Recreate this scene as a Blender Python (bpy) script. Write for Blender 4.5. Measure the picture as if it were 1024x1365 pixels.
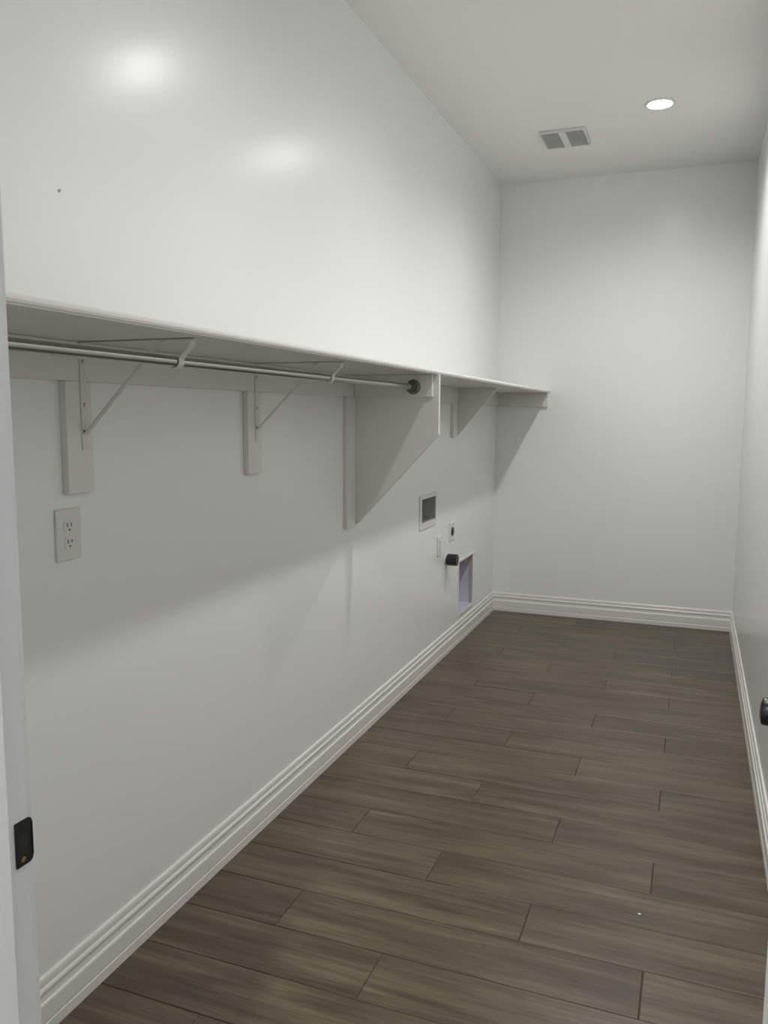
import bpy, bmesh, math, random
from mathutils import Vector, Matrix

for o in list(bpy.data.objects):
    bpy.data.objects.remove(o)
SC = bpy.context.scene
COL = SC.collection
random.seed(7)

# ------------------------------------------------------------------ camera
F_PX = 1076.48
YAW, PITCH, ROLL = -0.0, 0.118983, 0.005069
YAW = -0.366637
CAM = Vector((1.36228, -5.81856, 1.43870))
fwd = Vector((math.sin(YAW) * math.cos(PITCH), math.cos(YAW) * math.cos(PITCH), -math.sin(PITCH)))
right = Vector((math.cos(YAW), -math.sin(YAW), 0))
up = right.cross(fwd)
r2 = math.cos(ROLL) * right + math.sin(ROLL) * up
u2 = -math.sin(ROLL) * right + math.cos(ROLL) * up
cd = bpy.data.cameras.new('camera')
cam = bpy.data.objects.new('camera', cd)
COL.objects.link(cam)
m = Matrix((r2, u2, -fwd)).transposed().to_4x4()
m.translation = CAM
cam.matrix_world = m
cd.sensor_fit = 'HORIZONTAL'
cd.sensor_width = 36
cd.lens = F_PX / 1024 * 36
cd.clip_start = 0.02
SC.camera = cam

# ------------------------------------------------------------------ world, exposure, lamp strengths
w = bpy.data.worlds.new('world')
SC.world = w
w.use_nodes = True
w.node_tree.nodes['Background'].inputs[0].default_value = (0.80, 0.86, 1.0, 1)
w.node_tree.nodes['Background'].inputs[1].default_value = 0.3
SC.view_settings.view_transform = 'Standard'
SC.view_settings.look = 'None'
SC.view_settings.gamma = 1
SC.view_settings.use_curve_mapping = False
SC.view_settings.exposure = 0.0
SPOT_W = 59.0          # downward beam of each laundry lamp
LENS_E = 44.0          # glow of each lens
LAMP_GAIN = (1.12, 0.95, 0.7)
HALL_W = 340.0
LAMP_COL = (1.0, 0.993, 0.985)

# ------------------------------------------------------------------ room size
W, D, H = 1.649, 5.10, 3.05
XJL, XJR = 0.622, 1.447       # jamb faces of the doorway
DOOR_H = 2.045
WT = 0.12


# ------------------------------------------------------------------ materials
def lin(c):
    return tuple(((v / 255) / 12.92 if v / 255 <= 0.04045 else ((v / 255 + 0.055) / 1.055) ** 2.4) for v in c) + (1,)


def mat(name, col, rough=0.5, metal=0.0, bump=0.0, bscale=200, var=0.0, spec=0.5, coat=0.0):
    ma = bpy.data.materials.new(name)
    ma.use_nodes = True
    nt = ma.node_tree
    b = nt.nodes['Principled BSDF']
    b.inputs['Base Color'].default_value = lin(col)
    b.inputs['Roughness'].default_value = rough
    b.inputs['Metallic'].default_value = metal
    b.inputs['Specular IOR Level'].default_value = spec
    b.inputs['Coat Weight'].default_value = coat
    tc = nt.nodes.new('ShaderNodeTexCoord')
    if bump:
        n = nt.nodes.new('ShaderNodeTexNoise')
        n.inputs['Scale'].default_value = bscale
        n.inputs['Detail'].default_value = 3
        nt.links.new(tc.outputs['Object'], n.inputs['Vector'])
        bp = nt.nodes.new('ShaderNodeBump')
        bp.inputs['Strength'].default_value = bump
        bp.inputs['Distance'].default_value = 0.002
        nt.links.new(n.outputs['Fac'], bp.inputs['Height'])
        nt.links.new(bp.outputs['Normal'], b.inputs['Normal'])
    if var:
        n2 = nt.nodes.new('ShaderNodeTexNoise')
        n2.inputs['Scale'].default_value = 1.7
        n2.inputs['Detail'].default_value = 4
        nt.links.new(tc.outputs['Object'], n2.inputs['Vector'])
        mx = nt.nodes.new('ShaderNodeMix')
        mx.data_type = 'RGBA'
        c = lin(col)
        mx.inputs['A'].default_value = tuple(v * (1 - var) for v in c[:3]) + (1,)
        mx.inputs['B'].default_value = tuple(min(1, v * (1 + var)) for v in c[:3]) + (1,)
        nt.links.new(n2.outputs['Fac'], mx.inputs['Factor'])
        nt.links.new(mx.outputs['Result'], b.inputs['Base Color'])
    return ma


def emis(name, col, strength):
    ma = bpy.data.materials.new(name)
    ma.use_nodes = True
    nt = ma.node_tree
    b = nt.nodes['Principled BSDF']
    b.inputs['Base Color'].default_value = (0.8, 0.8, 0.8, 1)
    b.inputs['Emission Color'].default_value = tuple(col) + (1,)
    b.inputs['Emission Strength'].default_value = strength
    return ma


M = {
    'wall': mat('white_semigloss_wall_paint', (243, 244, 242), 0.235, bump=0.035, bscale=90, var=0.012),
    'ceiling': mat('white_ceiling_paint', (241, 241, 238), 0.6, bump=0.05, bscale=150, var=0.01),
    'trim': mat('white_gloss_trim_paint', (236, 234, 228), 0.28, bump=0.02, bscale=60),
    'wood': mat('painted_shelf_board', (228, 228, 222), 0.33, bump=0.03, bscale=80),
    'jamb': mat('painted_door_jamb', (222, 223, 224), 0.35, bump=0.04, bscale=60),
    'plastic': mat('white_outlet_plastic', (226, 226, 222), 0.3),
    'slot': mat('dark_slot', (30, 30, 30), 0.6),
    'bracket': mat('white_enamelled_bracket', (222, 222, 214), 0.3),
    'chrome': mat('brushed_nickel_rod', (176, 176, 170), 0.14, metal=1.0),
    'socket': mat('dark_nickel_socket', (120, 120, 116), 0.35, metal=0.9),
    'black': mat('matte_black_hardware', (14, 14, 14), 0.32),
    'steel': mat('bare_steel', (170, 168, 165), 0.35, metal=1.0),
    'brass': mat('brass_latch', (170, 140, 100), 0.35, metal=1.0),
    'galv': mat('galvanised_box_metal', (208, 206, 220), 0.5, metal=0.15, var=0.05),
    'duct': mat('duct_metal', (150, 150, 158), 0.35, metal=0.9),
    'boxin': mat('grey_laundry_box_interior', (176, 176, 172), 0.45),
    'red': mat('hot_valve_handle', (150, 40, 35), 0.4),
    'blue': mat('cold_valve_handle', (40, 70, 140), 0.4),
    'grout': mat('brown_grout', (72, 63, 53), 0.9, bump=0.2, bscale=400),
    'grille': mat('grille_plastic', (208, 208, 203), 0.45),
    'dark': mat('grey_fan_housing', (150, 150, 146), 0.8),
    'lens': emis('glowing_lens', LAMP_COL, LENS_E),
    'hall_lens': emis('hall_glowing_lens', (0.95, 0.97, 1.0), 50.0),
}


def plank_material():
    ma = bpy.data.materials.new('wood_look_porcelain')
    ma.use_nodes = True
    nt = ma.node_tree
    b = nt.nodes['Principled BSDF']
    N = nt.nodes.new
    tc = N('ShaderNodeTexCoord')
    oi = N('ShaderNodeObjectInfo')
    mul = N('ShaderNodeMath'); mul.operation = 'MULTIPLY'; mul.inputs[1].default_value = 57.0
    nt.links.new(oi.outputs['Random'], mul.inputs[0])
    comb = N('ShaderNodeCombineXYZ')
    nt.links.new(mul.outputs[0], comb.inputs[0]); nt.links.new(mul.outputs[0], comb.inputs[2])
    add = N('ShaderNodeVectorMath'); add.operation = 'ADD'
    nt.links.new(tc.outputs['Object'], add.inputs[0]); nt.links.new(comb.outputs[0], add.inputs[1])

    def noise(scale_vec, detail, rough=0.6, dist=0.0):
        mp = N('ShaderNodeMapping'); mp.inputs['Scale'].default_value = scale_vec
        nt.links.new(add.outputs[0], mp.inputs['Vector'])
        n = N('ShaderNodeTexNoise'); n.inputs['Scale'].default_value = 1
        n.inputs['Detail'].default_value = detail; n.inputs['Roughness'].default_value = rough
        n.inputs['Distortion'].default_value = dist
        nt.links.new(mp.outputs[0], n.inputs['Vector'])
        return n
    broad = noise((2.2, 16, 1), 3, 0.5, 0.3)
    streak = noise((2.6, 55, 1), 6, 0.7, 0.6)
    fine = noise((9, 260, 1), 3, 0.6)
    r1 = N('ShaderNodeValToRGB')
    e = r1.color_ramp.elements
    e[0].position = 0.30; e[0].color = lin((72, 61, 47))
    e[1].position = 0.72; e[1].color = lin((104, 92, 75))
    nt.links.new(broad.outputs['Fac'], r1.inputs[0])
    r2_ = N('ShaderNodeValToRGB')
    e = r2_.color_ramp.elements
    e[0].position = 0.33; e[0].color = (0.56, 0.55, 0.53, 1)
    e[1].position = 0.70; e[1].color = (1.50, 1.49, 1.47, 1)
    nt.links.new(streak.outputs['Fac'], r2_.inputs[0])
    m1 = N('ShaderNodeMix'); m1.data_type = 'RGBA'; m1.blend_type = 'MULTIPLY'; m1.inputs['Factor'].default_value = 0.85
    nt.links.new(r1.outputs[0], m1.inputs['A']); nt.links.new(r2_.outputs[0], m1.inputs['B'])
    r3 = N('ShaderNodeValToRGB')
    e = r3.color_ramp.elements
    e[0].position = 0.35; e[0].color = (0.86, 0.86, 0.86, 1)
    e[1].position = 0.7; e[1].color = (1.1, 1.1, 1.1, 1)
    nt.links.new(fine.outputs['Fac'], r3.inputs[0])
    m2 = N('ShaderNodeMix'); m2.data_type = 'RGBA'; m2.blend_type = 'MULTIPLY'; m2.inputs['Factor'].default_value = 0.8
    nt.links.new(m1.outputs['Result'], m2.inputs['A']); nt.links.new(r3.outputs[0], m2.inputs['B'])
    hsv = N('ShaderNodeHueSaturation')
    mr = N('ShaderNodeMapRange'); mr.inputs['To Min'].default_value = 0.90; mr.inputs['To Max'].default_value = 1.10
    nt.links.new(oi.outputs['Random'], mr.inputs['Value'])
    nt.links.new(mr.outputs[0], hsv.inputs['Value'])
    nt.links.new(m2.outputs['Result'], hsv.inputs['Color'])
    nt.links.new(hsv.outputs[0], b.inputs['Base Color'])
    b.inputs['Roughness'].default_value = 0.36
    b.inputs['Specular IOR Level'].default_value = 0.5
    bp = N('ShaderNodeBump'); bp.inputs['Strength'].default_value = 0.25; bp.inputs['Distance'].default_value = 0.001
    nt.links.new(streak.outputs['Fac'], bp.inputs['Height'])
    nt.links.new(bp.outputs['Normal'], b.inputs['Normal'])
    return ma


M['plank'] = plank_material()


# ------------------------------------------------------------------ helpers
def add_box(bm, x0, x1, y0, y1, z0, z1, bev=0.0, seg=2):
    vs = [bm.verts.new(p) for p in ((x0, y0, z0), (x1, y0, z0), (x1, y1, z0), (x0, y1, z0),
                                    (x0, y0, z1), (x1, y0, z1), (x1, y1, z1), (x0, y1, z1))]
    fs = [bm.faces.new([vs[i] for i in q]) for q in
          ((0, 3, 2, 1), (4, 5, 6, 7), (0, 1, 5, 4), (1, 2, 6, 5), (2, 3, 7, 6), (3, 0, 4, 7))]
    if bev:
        es = list({e for f in fs for e in f.edges})
        bmesh.ops.bevel(bm, geom=es, offset=bev, segments=seg, affect='EDGES', profile=0.5)
    return bm


def add_tube(bm, a, b, r, n=20, r_end=None, caps=True):
    a, b = Vector(a), Vector(b)
    d = (b - a).normalized()
    t = d.orthogonal().normalized(); s = d.cross(t)
    re = r if r_end is None else r_end
    ra = [bm.verts.new(a + (t * math.cos(i * math.tau / n) + s * math.sin(i * math.tau / n)) * r) for i in range(n)]
    rb = [bm.verts.new(b + (t * math.cos(i * math.tau / n) + s * math.sin(i * math.tau / n)) * re) for i in range(n)]
    for i in range(n):
        bm.faces.new((ra[i], ra[(i + 1) % n], rb[(i + 1) % n], rb[i]))
    if caps:
        bm.faces.new(list(reversed(ra))); bm.faces.new(rb)
    return bm


def add_lathe(bm, prof, origin, axis='Z', n=32):
    """prof: list of (radius, height along axis)."""
    o = Vector(origin)
    ax = {'X': Vector((1, 0, 0)), 'Y': Vector((0, 1, 0)), 'Z': Vector((0, 0, 1)), '-X': Vector((-1, 0, 0))}[axis]
    t = ax.orthogonal().normalized(); s = ax.cross(t)
    rings = []
    for r, h in prof:
        if r < 1e-6:
            rings.append([bm.verts.new(o + ax * h)])
        else:
            rings.append([bm.verts.new(o + ax * h + (t * math.cos(i * math.tau / n) + s * math.sin(i * math.tau / n)) * r) for i in range(n)])
    for A, B in zip(rings, rings[1:]):
        for i in range(n):
            j = (i + 1) % n
            q = []
            for v in (A[i % len(A)], A[j % len(A)], B[j % len(B)], B[i % len(B)]):
                if v not in q:
                    q.append(v)
            if len(q) > 2:
                bm.faces.new(q)
    return bm


def add_prism(bm, pts, axis, a, b, bev=0.0):
    """pts: 2-D outline, extruded along axis from a to b. axis Y: pts=(x,z); X: pts=(y,z); Z: pts=(x,y)."""
    def P(p, t):
        return {'Y': (p[0], t, p[1]), 'X': (t, p[0], p[1]), 'Z': (p[0], p[1], t)}[axis]
    A = [bm.verts.new(P(p, a)) for p in pts]
    B = [bm.verts.new(P(p, b)) for p in pts]
    fs = [bm.faces.new(A), bm.faces.new(list(reversed(B)))]
    n = len(pts)
    for i in range(n):
        fs.append(bm.faces.new((A[i], B[i], B[(i + 1) % n], A[(i + 1) % n])))
    bmesh.ops.recalc_face_normals(bm, faces=fs)
    if bev:
        es = list({e for f in fs for e in f.edges})
        bmesh.ops.bevel(bm, geom=es, offset=bev, segments=2, affect='EDGES', profile=0.5)
    return bm


def add_strip(bm, path, width_axis, w, th):
    """flat metal strip following path of (x,z) points in a plane y=const, width w along Y."""
    n = len(path)
    nor = []
    for i in range(n):
        p0 = Vector(path[max(i - 1, 0)]); p1 = Vector(path[min(i + 1, n - 1)])
        d = (p1 - p0).normalized(); nor.append(Vector((-d.y, d.x)))
    rings = []
    for i in range(n):
        p = Vector(path[i]); k = nor[i] * th / 2
        rings.append([bm.verts.new((q.x, width_axis + s * w / 2, q.y)) for q, s in ((p - k, -1), (p + k, -1), (p + k, 1), (p - k, 1))])
    for A, B in zip(rings, rings[1:]):
        for i in range(4):
            bm.faces.new((A[i], A[(i + 1) % 4], B[(i + 1) % 4], B[i]))
    bm.faces.new(rings[0]); bm.faces.new(list(reversed(rings[-1])))
    return bm


def BM():
    return bmesh.new()


def obj(name, bm, m_, parent=None, loc=None, smooth=False, recalc=True):
    if recalc:
        bmesh.ops.recalc_face_normals(bm, faces=bm.faces)
    me = bpy.data.meshes.new(name)
    bm.to_mesh(me); bm.free()
    me.materials.append(m_)
    if smooth:
        me.shade_smooth()
        try:
            me.set_sharp_from_angle(angle=math.radians(35))
        except Exception:
            pass
    o = bpy.data.objects.new(name, me)
    COL.objects.link(o)
    if loc is not None:
        o.location = loc
    if parent is not None:
        o.parent = parent
    return o


def thing(name, label, cat, loc=(0, 0, 0), rz=0.0, group=None):
    o = bpy.data.objects.new(name, None)
    o.empty_display_size = 0.05
    COL.objects.link(o)
    o.location = loc; o.rotation_euler = (0, 0, rz)
    o['label'] = label; o['category'] = cat
    if group:
        o['group'] = group
    return o


def tag(o, label, cat, group=None):
    o['label'] = label; o['category'] = cat
    if group:
        o['group'] = group
    return o


def struct(name, bm, m_, label=None, parent=None):
    o = obj(name, bm, m_, parent)
    o['kind'] = 'structure'
    if label:
        o['label'] = label
    return o


def slab_with_holes(axis, a, b, u0, u1, v0, v1, holes):
    """slab between a and b on axis; (u,v) are the two other axes; holes=(u0,u1,v0,v1)."""
    us = sorted({u0, u1, *[h[0] for h in holes], *[h[1] for h in holes]})
    vs = sorted({v0, v1, *[h[2] for h in holes], *[h[3] for h in holes]})
    bm = BM()
    cache = {}

    def V(i, j, t):
        k = (i, j, t)
        if k not in cache:
            p = (us[i], vs[j])
            cache[k] = bm.verts.new({'X': (t, p[0], p[1]), 'Y': (p[0], t, p[1]), 'Z': (p[0], p[1], t)}[axis])
        return cache[k]

    def solid(i, j):
        if not (0 <= i < len(us) - 1 and 0 <= j < len(vs) - 1):
            return False
        cu, cv = (us[i] + us[i + 1]) / 2, (vs[j] + vs[j + 1]) / 2
        return not any(h[0] < cu < h[1] and h[2] < cv < h[3] for h in holes)
    for i in range(len(us) - 1):
        for j in range(len(vs) - 1):
            if not solid(i, j):
                continue
            bm.faces.new((V(i, j, a), V(i + 1, j, a), V(i + 1, j + 1, a), V(i, j + 1, a)))
            bm.faces.new((V(i, j, b), V(i, j + 1, b), V(i + 1, j + 1, b), V(i + 1, j, b)))
            for (di, dj, e0, e1) in ((-1, 0, (i, j), (i, j + 1)), (1, 0, (i + 1, j), (i + 1, j + 1)),
                                     (0, -1, (i, j), (i + 1, j)), (0, 1, (i, j + 1), (i + 1, j + 1))):
                if not solid(i + di, j + dj):
                    bm.faces.new((V(*e0, a), V(*e1, a), V(*e1, b), V(*e0, b)))
    return bm


# ------------------------------------------------------------------ the shell
HY = -7.4                     # far side of the hall behind the camera
HX0, HX1 = -0.9, 2.6
WB = (-1.710, -1.462, 0.858, 0.988)   # washer box opening (y0,y1,z0,z1)
DV = (-0.952, -0.606, 0.182, 0.518)   # dryer vent box opening
wall_left = struct('wall_left', slab_with_holes('X', -WT, 0, -D, 0, -0.02, H, [WB, DV]), M['wall'],
                   'long white semi-gloss wall carrying the shelf')
bm = BM(); add_box(bm, -WT, W + WT, 0, WT, -0.02, H)
struct('wall_back', bm, M['wall'], 'white end wall of the laundry room')
bm = BM(); add_box(bm, W, W + WT, -D, 0, -0.02, H)
struct('wall_right', bm, M['wall'], 'white side wall on the right')
struct('wall_front', slab_with_holes('Y', -D - WT, -D, HX0, HX1, -0.02, H, [(XJL - 0.02, XJR + 0.02, -0.02, DOOR_H + 0.02)]),
       M['wall'], 'wall with the doorway the photo looks through')
LAMPS = [(1.108, -1.195), (1.108, -2.55), (1.108, -3.90)]
VENT = (0.572, -0.852)
HALL_LAMP = (0.95, -6.55)
ceil_holes = [(x - 0.062, x + 0.062, y - 0.062, y + 0.062) for x, y in LAMPS + [HALL_LAMP]]
ceil_holes.append((VENT[0] - 0.11, VENT[0] + 0.11, VENT[1] - 0.115, VENT[1] + 0.115))
struct('ceiling', slab_with_holes('Z', H, H + 0.12, HX0 - 0.1, HX1 + 0.1, HY - 0.1, WT, ceil_holes), M['ceiling'],
       'white painted ceiling')
bm = BM(); add_box(bm, HX0 - 0.1, HX0, HY, -D - WT, -0.02, H)
struct('wall_hall_left', bm, M['wall'])
bm = BM(); add_box(bm, HX1, HX1 + 0.1, HY, -D - WT, -0.02, H)
struct('wall_hall_right', bm, M['wall'])
bm = BM(); add_box(bm, HX0 - 0.1, HX1 + 0.1, HY - 0.1, HY, -0.02, H)
struct('wall_hall_back', bm, M['wall'])

# floor: grout bed + wood-look planks laid across the room, a third offset per row
bm = BM(); add_box(bm, HX0 - 0.1, HX1 + 0.1, HY - 0.1, WT, -0.12, -0.0022)
floor = struct('floor', bm, M['grout'], 'brown-grey wood-look plank tile floor')
PITCH_Y, LEN, GAP = 0.1845, 0.990, 0.0026
plank_mesh = {}


def plank(x0, x1, y0, y1):
    x0 += GAP / 2; x1 -= GAP / 2; y0 += GAP / 2; y1 -= GAP / 2
    key = (round(x1 - x0, 3), round(y1 - y0, 3))
    if key not in plank_mesh:
        L, B = key
        b_ = BM()
        c = 0.0016
        z0, z1 = -0.009, 0.0
        lo = [b_.verts.new(p) for p in ((-L / 2, -B / 2, z0), (L / 2, -B / 2, z0), (L / 2, B / 2, z0), (-L / 2, B / 2, z0))]
        md = [b_.verts.new((v.co.x, v.co.y, z1 - 0.0012)) for v in lo]
        hi = [b_.verts.new((v.co.x - math.copysign(c, v.co.x), v.co.y - math.copysign(c, v.co.y), z1)) for v in lo]
        b_.faces.new(hi); b_.faces.new(list(reversed(lo)))
        for A_, B_ in ((lo, md), (md, hi)):
            for i in range(4):
                b_.faces.new((A_[i], A_[(i + 1) % 4], B_[(i + 1) % 4], B_[i]))
        bmesh.ops.recalc_face_normals(b_, faces=b_.faces)
        me = bpy.data.meshes.new('plank'); b_.to_mesh(me); b_.free(); me.materials.append(M['plank'])
        plank_mesh[key] = me
    o = bpy.data.objects.new('plank', plank_mesh[key]); COL.objects.link(o)
    o.location = ((x0 + x1) / 2, (y0 + y1) / 2, random.uniform(-0.0003, 0.0003)); o.parent = floor


row0 = -3.010                  # a row boundary; the row below it (nearer) has a joint at x=.972
rows = []
k_min = int(math.floor((-row0) / PITCH_Y)) + 1
for k in range(-k_min, 24):
    yt = row0 - k * PITCH_Y; yb = yt - PITCH_Y
    if yb > 0 or yt < HY:
        continue
    j0 = {0: 0.972, 1: 0.310, 2: 0.640}[k % 3]
    yt2, yb2 = min(yt, -0.002), max(yb, HY + 0.002)
    if yt2 - yb2 < 0.02:
        continue
    in_room = yb2 > -D - 0.02
    X0, X1 = (0.002, W - 0.002) if in_room else (HX0 + 0.002, HX1 - 0.002)
    if in_room is False and yt > -D - WT:
        X0, X1 = (XJL - 0.019, XJR + 0.019)
    xs = [X0] + sorted(j0 + n * LEN for n in range(-4, 5) if X0 + 0.02 < j0 + n * LEN < X1 - 0.02) + [X1]
    for a, b in zip(xs, xs[1:]):
        plank(a, b, yb2, yt2)

# ------------------------------------------------------------------ baseboards
BB = [(0.000, 0.0), (0.0150, 0.0), (0.0150, 0.026), (0.0132, 0.029), (0.0142, 0.034), (0.0142, 0.074), (0.0130, 0.078),
      (0.0098, 0.081), (0.0088, 0.090), (0.0084, 0.098), (0.0112, 0.101), (0.0118, 0.106), (0.0100, 0.111),
      (0.0072, 0.114), (0.0072, 0.127), (0.0060, 0.133), (0.0035, 0.1364), (0.0, 0.1364)]


def baseboard(name, p0, p1, nrm, label, c0=0, c1=0):
    """runs p0->p1 against a wall with inward normal nrm; c0/c1=1 mitres that end back by the profile thickness."""
    bm_ = BM()
    p0, p1, nrm = Vector(p0), Vector(p1), Vector(nrm)
    d = (p1 - p0).normalized()
    A = [bm_.verts.new((*(p0 + nrm * t + d * (t * c0)), z)) for t, z in BB]
    B = [bm_.verts.new((*(p1 + nrm * t - d * (t * c1)), z)) for t, z in BB]
    n = len(BB)
    for i in range(n):
        bm_.faces.new((A[i], B[i], B[(i + 1) % n], A[(i + 1) % n]))
    bm_.faces.new(A); bm_.faces.new(list(reversed(B)))
    return struct(name, bm_, M['trim'], label)


baseboard('baseboard_left', (0, -D), (0, 0), (1, 0), 'white moulded baseboard along the shelf wall', 1, 1)
baseboard('baseboard_back', (0, 0), (W, 0), (0, -1), 'white moulded baseboard along the end wall', 1, 1)
baseboard('baseboard_right', (W, 0), (W, -D), (-1, 0), 'white moulded baseboard along the right wall', 1, 1)
baseboard('baseboard_front', (0, -D), (XJL - 0.07, -D), (0, 1), 'white baseboard beside the doorway', 1, 0)

# ------------------------------------------------------------------ doorway
JY0, JY1 = -D - WT - 0.002, -D
# jamb boards with their stop moulding
bm = BM()
add_box(bm, XJL - 0.019, XJL, JY0, JY1, 0, DOOR_H, 0.0012)
bm2 = BM(); add_box(bm2, XJL, XJL + 0.011, JY1 - 0.080, JY1 - 0.0385, 0, DOOR_H - 0.011, 0.002)
trim1 = struct('trim_1', bm, M['jamb'], 'white painted door jamb with the black strike plate')
obj('door_stop', bm2, M['jamb'], trim1)
bm = BM(); add_box(bm, XJR, XJR + 0.019, JY0, JY1, 0, DOOR_H, 0.0012)
trim2 = struct('trim_2', bm, M['jamb'], 'white painted hinge-side door jamb')
bm = BM(); add_box(bm, XJR - 0.011, XJR, JY1 - 0.080, JY1 - 0.0385, 0, DOOR_H - 0.011, 0.002)
obj('door_stop', bm, M['jamb'], trim2)
bm = BM(); add_box(bm, XJL - 0.019, XJR + 0.019, JY0, JY1, DOOR_H, DOOR_H + 0.019, 0.0012)
struct('trim_3', bm, M['jamb'], 'white head jamb over the doorway')
# casings, room side and hall side
CW = 0.057
cp = [(0, 0), (0, 0.010), (0.006, 0.0135), (0.022, 0.0145), (0.026, 0.0165), (0.050, 0.0170), (CW, 0.0140), (CW, 0)]
n_ = 4
for side, y0, s in (('room', -D, 1), ('hall', -D - WT, -1)):
    for xa, sx in ((XJL - 0.005, -1), (XJR + 0.005, 1)):
        b_ = BM()
        add_prism(b_, [(xa + sx * u, y0 + s * t) for u, t in cp], 'Z', 0.0, DOOR_H + 0.005)
        struct('trim_%d' % n_, b_, M['jamb']); n_ += 1
    b_ = BM()
    add_prism(b_, [(y0 + s * t, DOOR_H + 0.005 + u) for u, t in cp], 'X', XJL - 0.005 - CW, XJR + 0.005 + CW)
    struct('trim_%d' % n_, b_, M['jamb']); n_ += 1

# strike plate on the left jamb, close to its room-side edge
SY, SZ = JY1 - 0.0080, 0.921
b_ = BM()
pts = []
y_a, y_b, hh, rr = SY - 0.0145, SY + 0.0120, 0.0286, 0.006
for cx_, cz_, a0 in ((y_b - rr, SZ + hh - rr, 0), (y_a + rr * 0.3, SZ + hh - rr * 0.3, 90), (y_a + rr * 0.3, SZ - hh + rr * 0.3, 180), (y_b - rr, SZ - hh + rr, 270)):
    q = rr if a0 in (0, 270) else rr * 0.3
    for k in range(5):
        t = math.radians(a0 + k * 22.5)
        pts.append((cx_ + q * math.cos(t), cz_ + q * math.sin(t)))
add_prism(b_, pts, 'X', XJL, XJL + 0.0016)
strike = obj('strike_plate', b_, M['black'], trim1)
strike['label'] = 'matte black strike plate'
b_ = BM()    # the curved lip that wraps to the room side
lip = [(XJL + 0.0004, y_b - 0.001), (XJL - 0.0006, y_b + 0.0005), (XJL - 0.0025, y_b + 0.0014), (XJL - 0.0018, y_b + 0.0024), (XJL + 0.0006, y_b + 0.0014), (XJL + 0.0022, y_b - 0.001)]
lip = [(x + 0.0006, y) for x, y in lip]
add_prism(b_, lip, 'Z', SZ - 0.021, SZ + 0.021)
obj('strike_lip', b_, M['black'], strike)
b_ = BM(); add_box(b_, XJL + 0.0010, XJL + 0.0019, SY - 0.008, SY + 0.004, SZ - 0.012, SZ + 0.012, 0.0004)
obj('latch_hole', b_, M['slot'], strike)
for dz in (-0.021, 0.021):
    b_ = BM(); add_lathe(b_, [(0, 0.0024), (0.002, 0.0023), (0.0036, 0.0016), (0.0036, 0.0008)], (XJL, SY - 0.003, SZ + dz), 'X', 14)
    obj('screw', b_, M['brass' if dz < 0 else 'black'], strike, smooth=True)

# the door itself: hinged on the right jamb, swung into the room against the right wall
DW, DT = 0.808, 0.035
ang = math.radians(7.5)
door = bpy.data.objects.new('door_1', None); COL.objects.link(door)
door.location = (XJR + 0.006, -D + 0.024, 0)
door.rotation_euler = (0, 0, -ang)
door['kind'] = 'structure'; door['label'] = 'white door swung open against the right wall with a black knob'
# local frame: door runs along +Y from the hinge, faces at x=0 (room-side) .. x=DT
b_ = BM()
add_box(b_, 0, DT, 0, DW, 0.012, DOOR_H - 0.003, 0.0015)
leaf = obj('door_leaf', b_, M['trim'], door)
for z0, z1 in ((0.22, 0.95), (1.09, 1.90)):
    for xx, s in ((0, -1), (DT, 1)):
        b_ = BM()
        a0, a1 = xx, xx + s * 0.004
        for (ya, yb, za, zb) in ((0.13, DW - 0.13, z0, z0 + 0.02), (0.13, DW - 0.13, z1 - 0.02, z1),
                                 (0.13, 0.15, z0 + 0.02, z1 - 0.02), (DW - 0.15, DW - 0.13, z0 + 0.02, z1 - 0.02)):
            add_box(b_, min(a0, a1), max(a0, a1), ya, yb, za, zb, 0.001)
        obj('panel_moulding', b_, M['trim'], leaf)
KZ, KY = 0.937, DW - 0.066
kprof = [(0.0, 0.0), (0.0325, 0.0), (0.0325, 0.003), (0.030, 0.0075), (0.0155, 0.0085), (0.0125, 0.014), (0.0125, 0.024),
         (0.017, 0.030), (0.0225, 0.034), (0.0240, 0.040), (0.0240, 0.056), (0.0225, 0.0590), (0.012, 0.0620), (0.0, 0.0622)]
for ax, x_, sc in (('-X', 0.0, 1.0), ('X', DT, 0.62)):
    b_ = BM(); add_lathe(b_, [(r, h * sc) for r, h in kprof], (x_, KY, KZ), ax, 36)
    ko = obj('door_knob', b_, M['black'], door, smooth=True)
    ko['label'] = 'matte black door knob'
b_ = BM(); add_box(b_, 0.005, 0.030, DW - 0.001, DW + 0.0012, KZ - 0.0286, KZ + 0.0286, 0.0005); obj('latch_plate', b_, M['black'], door)
for z in (0.26, 1.02, 1.80):
    b_ = BM(); add_tube(b_, (-0.004, -0.006, z - 0.045), (-0.004, -0.006, z + 0.045), 0.0058, 14)
    add_box(b_, 0.001, 0.026, -0.0024, 0.0, z - 0.0445, z + 0.0445)
    obj('hinge', b_, M['black'], door, smooth=True)

# ------------------------------------------------------------------ the shelf on the left wall
SZ0, SZ1, SX = 1.6045, 1.6225, 0.381       # underside, top and front of the board
LZ0 = 1.514
shelf = thing('wall_shelf', 'long white painted wall shelf running the length of the left wall to the end wall', 'shelf', (0, 0, 0))
b_ = BM(); 
rn = 0.008
pr = [(0.0005, SZ0), (SX - 0.004, SZ0)] + [(SX - rn + rn * math.cos(math.radians(a)), (SZ0 + SZ1) / 2 + (SZ1 - SZ0) / 2 * math.sin(math.radians(a))) for a in range(-60, 91, 30)] + [(0.0005, SZ1)]
add_prism(b_, pr, 'Y', -D + 0.002, -0.0005)
obj('shelf_board', b_, M['wood'], shelf)
TH = 0.019
DY = -2.6365      # far face of the divider
b_ = BM(); add_box(b_, 0.0003, TH, -D + 0.002, DY - TH, LZ0, SZ0 - 0.0003, 0.0015); obj('wall_ledger', b_, M['wood'], shelf)
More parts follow.
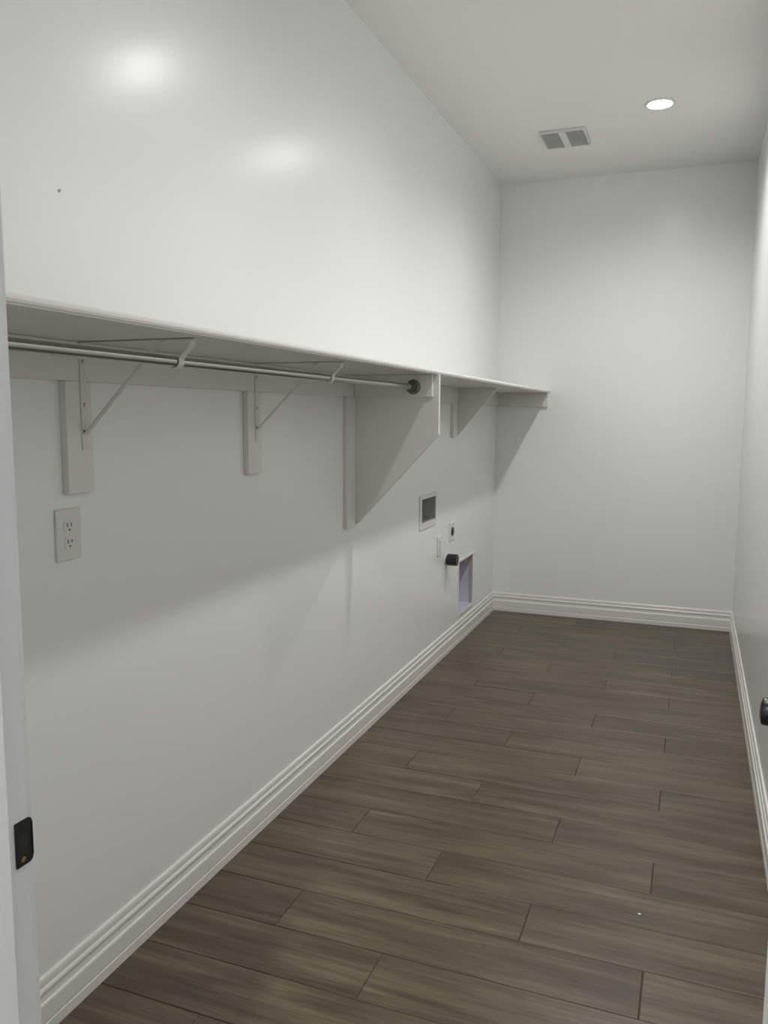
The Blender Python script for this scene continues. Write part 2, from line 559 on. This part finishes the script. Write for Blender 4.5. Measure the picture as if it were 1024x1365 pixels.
b_ = BM(); add_box(b_, 0.0003, TH, DY, -0.0195, LZ0, SZ0 - 0.0003, 0.0015); obj('wall_ledger', b_, M['wood'], shelf)
b_ = BM(); add_box(b_, 0.0003, 0.372, -TH, -0.0003, LZ0 - 0.008, SZ0 - 0.0003, 0.0015); obj('end_ledger', b_, M['wood'], shelf)
# cleats under the ledger
CL = [(-4.346, -4.262, 1.254), (-3.541, -3.456, 1.247), (DY - TH - 0.089, DY - TH - 0.0003, 0.967), (-1.173, -1.0845, 1.309)]
for ya, yb, zb in CL:
    b_ = BM(); add_box(b_, 0.0003, TH, ya, yb, zb, LZ0 - 0.0003, 0.0015); obj('cleat', b_, M['wood'], shelf)
# divider gusset with the support block for the rod
b_ = BM()
add_prism(b_, [(0.0003, SZ0 - 0.0003), (0.3835, SZ0 - 0.0003), (0.3835, 1.361), (TH, 0.972), (0.0003, 0.972)], 'Y', DY - TH, DY, 0.001)
g = obj('divider_panel', b_, M['wood'], shelf)
b_ = BM(); add_box(b_, TH + 0.0005, 0.360, DY - 2 * TH, DY - TH - 0.0003, LZ0, SZ0 - 0.0005, 0.0015); obj('rod_block', b_, M['wood'], shelf)
# smaller triangular gusset nearer the end wall
b_ = BM()
add_prism(b_, [(TH, SZ0 - 0.0003), (0.262, SZ0 - 0.0003), (0.236, 1.578), (TH, 1.318), (0.0003, 1.312), (0.0003, SZ0 - 0.0003)], 'Y', -1.0842, -1.0842 + TH, 0.001)
obj('corner_gusset', b_, M['wood'], shelf)

# ------------------------------------------------------------------ rod and metal brackets
RX, RZ, RR = 0.281, 1.5545, 0.0118
rod = thing('hanging_rod', 'brushed metal hanging rod under the shelf between doorway and divider', 'rod', (RX, -3.9, RZ))
b_ = BM(); add_tube(b_, (0, -1.185, 0), (0, 3.9 + DY - 2 * TH - 0.012, 0), RR, 28); obj('pole', b_, M['chrome'], rod, smooth=True)
b_ = BM()
yo = 3.9 + DY - 2 * TH
add_lathe(b_, [(0.0, 0.0), (0.030, 0.0), (0.030, -0.004), (0.0195, -0.006), (0.0180, -0.030), (0.0125, -0.030), (0.0125, -0.012), (0, -0.012)], (0, yo - 0.0004, 0), 'Y', 28)
so = obj('end_socket', b_, M['socket'], rod, smooth=True); so['label'] = 'dark metal end socket'


def shelf_bracket(y, label):
    t = thing('shelf_bracket', label, 'bracket', (TH, y, 1.354), 0, 'metal shelf and rod brackets')
    X = lambda x: x - TH
    Z = lambda z: z - 1.354
    top = SZ0 - 0.0015
    b = BM()
    add_box(b, 0.0003, 0.0028, -0.010, 0.010, 0, Z(top - 0.001), 0.0008)
    obj('wall_leg', b, M['bracket'], t)
    b = BM()
    add_box(b, 0.003, X(0.335), -0.010, 0.010, Z(top - 0.0025), Z(top), 0.0008)
    obj('top_arm', b, M['bracket'], t)
    b = BM()   # brace: a folded channel from the leg to the arm
    add_strip(b, [(0.003, Z(1.392)), (0.010, Z(1.398)), (X(0.235), Z(top - 0.006)), (X(0.245), Z(top - 0.0035))], 0, 0.011, 0.005)
    obj('brace', b, M['bracket'], t)
    b = BM()   # hook: drops from the arm and cradles the rod
    cx, cz = X(RX), Z(RZ)
    r = RR + 0.0022
    path = [(X(0.325), Z(top - 0.003)), (X(0.322), Z(top - 0.015)), (cx + r + 0.004, cz + 0.012)]
    for a in range(20, -181, -20):
        path.append((cx + r * math.cos(math.radians(a)), cz + r * math.sin(math.radians(a))))
    path.append((cx - r - 0.001, cz + 0.008)); path.append((cx - r - 0.004, cz + 0.012))
    add_strip(b, path, 0, 0.019, 0.0024)
    obj('rod_hook', b, M['bracket'], t)
    for zz in (1.397, 1.46, 1.56):
        b = BM(); add_lathe(b, [(0, 0.0055), (0.003, 0.005), (0.0045, 0.003), (0.0045, 0.0028)], (0.0, 0 if zz != 1.397 else -0.002, Z(zz)), 'X', 12)
        obj('screw', b, M['steel' if zz != 1.397 else 'slot'], t, smooth=True)
    return t


shelf_bracket(-4.290, 'white metal rod bracket above the wall outlet, nearest the doorway')
shelf_bracket(-3.488, 'white metal rod bracket midway between doorway and divider panel')


# ------------------------------------------------------------------ outlets
def duplex_outlet(y, z, label, hw=0.0395, hh=0.0605):
    t = thing('wall_outlet', label, 'outlet', (0, y, z))
    b = BM(); 
    add_box(b, 0.0002, 0.0062, -hw, hw, -hh, hh, 0.0022, 3)
    obj('cover_plate', b, M['plastic'], t)
    for s in (1, -1):
        b = BM()
        pts = []
        for k in range(24):
            a = k * math.tau / 24
            pts.append((max(-0.0165, min(0.0165, 0.0195 * math.cos(a))), s * 0.0195 + max(-0.0135, min(0.0135, 0.0185 * math.sin(a)))))
        add_prism(b, pts, 'X', 0.0060, 0.0078)
        r = obj('receptacle', b, M['plastic'], t)
        for dy, h2 in ((-0.0063, 0.0047), (0.0063, 0.0039)):
            b = BM(); add_box(b, 0.0075, 0.0082, dy - 0.0012, dy + 0.0012, s * 0.0195 + 0.0035 - h2, s * 0.0195 + 0.0035 + h2); obj('slot', b, M['slot'], r)
        b = BM(); add_tube(b, (0.0075, 0, s * 0.0195 - 0.0082), (0.0082, 0, s * 0.0195 - 0.0082), 0.0024, 12); obj('ground_hole', b, M['slot'], r)
    b = BM(); add_lathe(b, [(0, 0.0074), (0.0025, 0.007), (0.003, 0.006)], (0, 0, 0), 'X', 12); obj('screw', b, M['plastic'], t, smooth=True)
    return t


duplex_outlet(-4.339, 1.159, 'white duplex wall outlet below the first shelf bracket, near the doorway')
duplex_outlet(-1.385, 0.69, 'white duplex wall outlet just below the recessed washer box', 0.035, 0.057)

t = thing('dryer_outlet', 'round black dryer power outlet on a white plate beside the washer box', 'outlet', (0, -1.118, 0.739))
b_ = BM(); add_box(b_, 0.0002, 0.005, -0.057, 0.057, -0.057, 0.057, 0.002, 3); obj('cover_plate', b_, M['plastic'], t)
b_ = BM(); add_lathe(b_, [(0.0, 0.009), (0.024, 0.009), (0.0265, 0.0075), (0.0265, 0.0045)], (0, 0, 0), 'X', 32)
rc = obj('receptacle', b_, M['black'], t, smooth=True)
for dy, dz in ((-0.011, 0.0), (0.011, 0.0), (0.0, -0.012), (0, 0.012)):
    b_ = BM(); add_box(b_, 0.0088, 0.0094, dy - 0.0015, dy + 0.0015, dz - 0.005, dz + 0.005); obj('slot', b_, M['slot'], rc)

# capped gas stub
t = thing('gas_stub', 'black capped pipe stub sticking out of the wall beside the dryer vent box', 'pipe', (0, -1.235, 0.585))
b_ = BM(); add_lathe(b_, [(0.0, 0.0003), (0.038, 0.0003), (0.038, 0.002), (0.034, 0.005), (0.018, 0.006)], (0, 0, 0), 'X', 28); obj('escutcheon', b_, M['plastic'], t, smooth=True)
b_ = BM(); add_tube(b_, (0.004, 0, 0), (0.045, 0, 0), 0.0165, 24); obj('pipe', b_, M['black'], t, smooth=True)
b_ = BM(); add_lathe(b_, [(0.0165, 0.012), (0.032, 0.012), (0.035, 0.015), (0.035, 0.068), (0.032, 0.072), (0.0, 0.074)], (0, 0, 0), 'X', 28); obj('cap', b_, M['black'], t, smooth=True)


# ------------------------------------------------------------------ recessed boxes
def tray(bm, y0, y1, z0, z1, depth, th=0.0015, lip=0.0):
    """open box going into the wall from x=0 to -depth, with a face flange."""
    e = 0.0006
    y0 += e; y1 -= e; z0 += e; z1 -= e
    add_box(bm, -depth, -depth + th, y0, y1, z0, z1)
    add_box(bm, -depth + th, 0, y0, y0 + th, z0, z1)
    add_box(bm, -depth + th, 0, y1 - th, y1, z0, z1)
    add_box(bm, -depth + th, 0, y0 + th, y1 - th, z0, z0 + th)
    add_box(bm, -depth + th, 0, y0 + th, y1 - th, z1 - th, z1)


def frame(bm, y0, y1, z0, z1, ym, yp, zm, zp, t=0.004):
    """flat flange around the opening (y0..z1), reaching out by ym, yp, zm, zp."""
    add_box(bm, 0.0002, t, y0 - ym, y0, z0 - zm, z1 + zp, 0.0012)
    add_box(bm, 0.0002, t, y1, y1 + yp, z0 - zm, z1 + zp, 0.0012)
    add_box(bm, 0.0002, t, y0 + 0.0002, y1 - 0.0002, z0 - zm, z0, 0.0012)
    add_box(bm, 0.0002, t, y0 + 0.0002, y1 - 0.0002, z1, z1 + zp, 0.0012)


t = thing('washer_box', 'small recessed washer supply box with a white frame in the left wall', 'washer box', (0, 0, 0))
b_ = BM(); tray(b_, *WB, 0.085); obj('recess', b_, M['boxin'], t)
b_ = BM(); frame(b_, *WB, 0.034, 0.010, 0.034, 0.024, 0.005); obj('frame', b_, M['plastic'], t)
for y, mm in ((-1.685, 'red'), (-1.635, 'blue')):
    b_ = BM(); add_tube(b_, (-0.055, y, 0.8605), (-0.055, y, 0.905), 0.010, 16); add_tube(b_, (-0.055, y, 0.895), (-0.030, y, 0.895), 0.009, 16)
    v = obj('valve', b_, M['steel'], t, smooth=True)
    b_ = BM(); add_box(b_, -0.066, -0.044, y - 0.004, y + 0.004, 0.905, 0.918, 0.002); obj('handle', b_, M[mm], v)
b_ = BM(); add_tube(b_, (-0.050, -1.59, 0.8605), (-0.050, -1.59, 0.866), 0.016, 20); obj('drain', b_, M['slot'], t, smooth=True)

t = thing('dryer_vent_box', 'tall recessed metal dryer vent box just above the baseboard', 'vent box', (0, 0, 0))
b_ = BM(); tray(b_, *DV, 0.105); obj('recess', b_, M['galv'], t)
b_ = BM(); frame(b_, *DV, 0.012, 0.014, 0.014, 0.014, 0.006); obj('frame', b_, M['trim'], t)
b_ = BM(); add_tube(b_, (-0.053, -0.745, 0.480), (-0.053, -0.745, 0.512), 0.048, 28, caps=False)
add_tube(b_, (-0.053, -0.745, 0.480), (-0.053, -0.745, 0.512), 0.0465, 28, caps=False)
obj('duct_collar', b_, M['duct'], t, smooth=True)
b_ = BM(); add_box(b_, -0.022, -0.0005, DV[1] - 0.0045, DV[1] - 0.0022, DV[2] + 0.0025, DV[3] - 0.0025, 0.0004); obj('drywall_edge', b_, M['boxin'], t)

# ------------------------------------------------------------------ ceiling: lights and fan grille


def downlight(x, y, label, group, lensmat, power, col, lab=True):
    t = thing('recessed_light', label, 'ceiling light', (x, y, H), 0, group)
    b = BM()
    add_lathe(b, [(0.056, 0.010), (0.060, -0.002), (0.064, -0.0055), (0.076, -0.0045), (0.080, -0.0003), (0.0605, -0.0003)], (0, 0, 0), 'Z', 48)
    obj('trim_ring', b, M['plastic'], t, smooth=True)
    b = BM()
    add_lathe(b, [(0.056, 0.010), (0.052, 0.055), (0.0, 0.055)], (0, 0, 0), 'Z', 40)
    obj('can', b, M['plastic'], t, smooth=True)
    b = BM()
    add_lathe(b, [(0.0, 0.0035), (0.030, 0.004), (0.0515, 0.0075), (0.0555, 0.010), (0.0, 0.0115)], (0, 0, 0), 'Z', 40)
    obj('lens', b, lensmat, t, smooth=True)
    ld = bpy.data.lights.new('lamp_beam', 'SPOT')
    ld.energy = power; ld.color = col
    ld.spot_size = math.radians(158); ld.spot_blend = 1.0
    ld.shadow_soft_size = 0.05
    lo = bpy.data.objects.new('lamp_beam', ld); COL.objects.link(lo)
    lo.location = (0, 0, -0.012); lo.parent = t
    return t


LBL = ['round white recessed ceiling light glowing near the end wall, right of the fan grille',
       'round recessed ceiling light in the middle of the row, above the divider panel',
       'round recessed ceiling light nearest the doorway']
for (x, y), l, k in zip(LAMPS, LBL, LAMP_GAIN):
    downlight(x, y, l, 'recessed lights in a row along the ceiling', M['lens'], SPOT_W * k, LAMP_COL)
downlight(*HALL_LAMP, 'round recessed ceiling light in the hall outside the doorway', None, M['hall_lens'], HALL_W, (0.95, 0.97, 1.0))

t = thing('exhaust_fan_grille', 'square white exhaust fan grille with two louvred halves on the ceiling', 'fan grille', (VENT[0], VENT[1], H))
hx, hy = 0.128, 0.145
RM = 0.009
b_ = BM()     # rim as a shallow tapered frame
z_ = -0.016
for (xa, xb, ya, yb) in ((-hx, hx, -hy, -hy + RM), (-hx, hx, hy - RM, hy), (-hx, -hx + RM, -hy + RM, hy - RM), (hx - RM, hx, -hy + RM, hy - RM)):
    add_box(b_, xa, xb, ya, yb, z_, -0.0004, 0.003)
obj('rim', b_, M['plastic'], t)
b_ = BM(); add_box(b_, -0.020, 0.020, -hy + RM - 0.0005, hy - RM - 0.0005, z_ - 0.001, z_ + 0.004, 0.001); obj('centre_bar', b_, M['plastic'], t)
ns = 19
for s in (-1, 1):
    xa, xb = (0.0205, hx - RM - 0.0005)
    for i in range(ns):
        yy = -hy + RM + (i + 0.5) * (2 * hy - 2 * RM) / ns
        b_ = BM()
        add_prism(b_, [(yy - 0.0064, z_ + 0.0012), (yy - 0.0060, z_), (yy + 0.0060, z_ + 0.0022), (yy + 0.0055, z_ + 0.0036)], 'X', min(s * xa, s * xb), max(s * xa, s * xb))
        obj('louvre', b_, M['grille'], t)
b_ = BM()
for (xa, xb, ya, yb, za, zb) in ((-0.108, 0.108, -0.113, 0.113, 0.085, 0.09), (-0.108, -0.106, -0.113, 0.113, -0.001, 0.085), (0.106, 0.108, -0.113, 0.113, -0.001, 0.085),
                                 (-0.106, 0.106, -0.113, -0.111, -0.001, 0.085), (-0.106, 0.106, 0.111, 0.113, -0.001, 0.085)):
    add_box(b_, xa, xb, ya, yb, za, zb)
obj('fan_housing', b_, M['dark'], t)

# ------------------------------------------------------------------ tiny things
b_ = BM(); add_lathe(b_, [(0.0, 0.003), (0.0025, 0.0028), (0.0034, 0.0018), (0.0034, 0.0012), (0.0012, 0.001), (0.0012, -0.004), (0, -0.006)], (0, 0, 0), 'X', 14)
tag(obj('nail', b_, M['steel'], None, (0.0, -4.319, 1.937), smooth=True), 'tiny nail head high on the left wall above the shelf', 'nail')
b_ = BM()
bmesh.ops.create_icosphere(b_, subdivisions=2, radius=0.0045)
for v in b_.verts:
    v.co.z *= 0.35; v.co.x *= 1 + 0.4 * math.sin(v.co.y * 900); v.co.y *= 0.8
tag(obj('debris_crumb', b_, M['plastic'], None, (1.275, -3.50, 0.0017)), 'tiny white crumb of debris on the plank floor', 'debris')
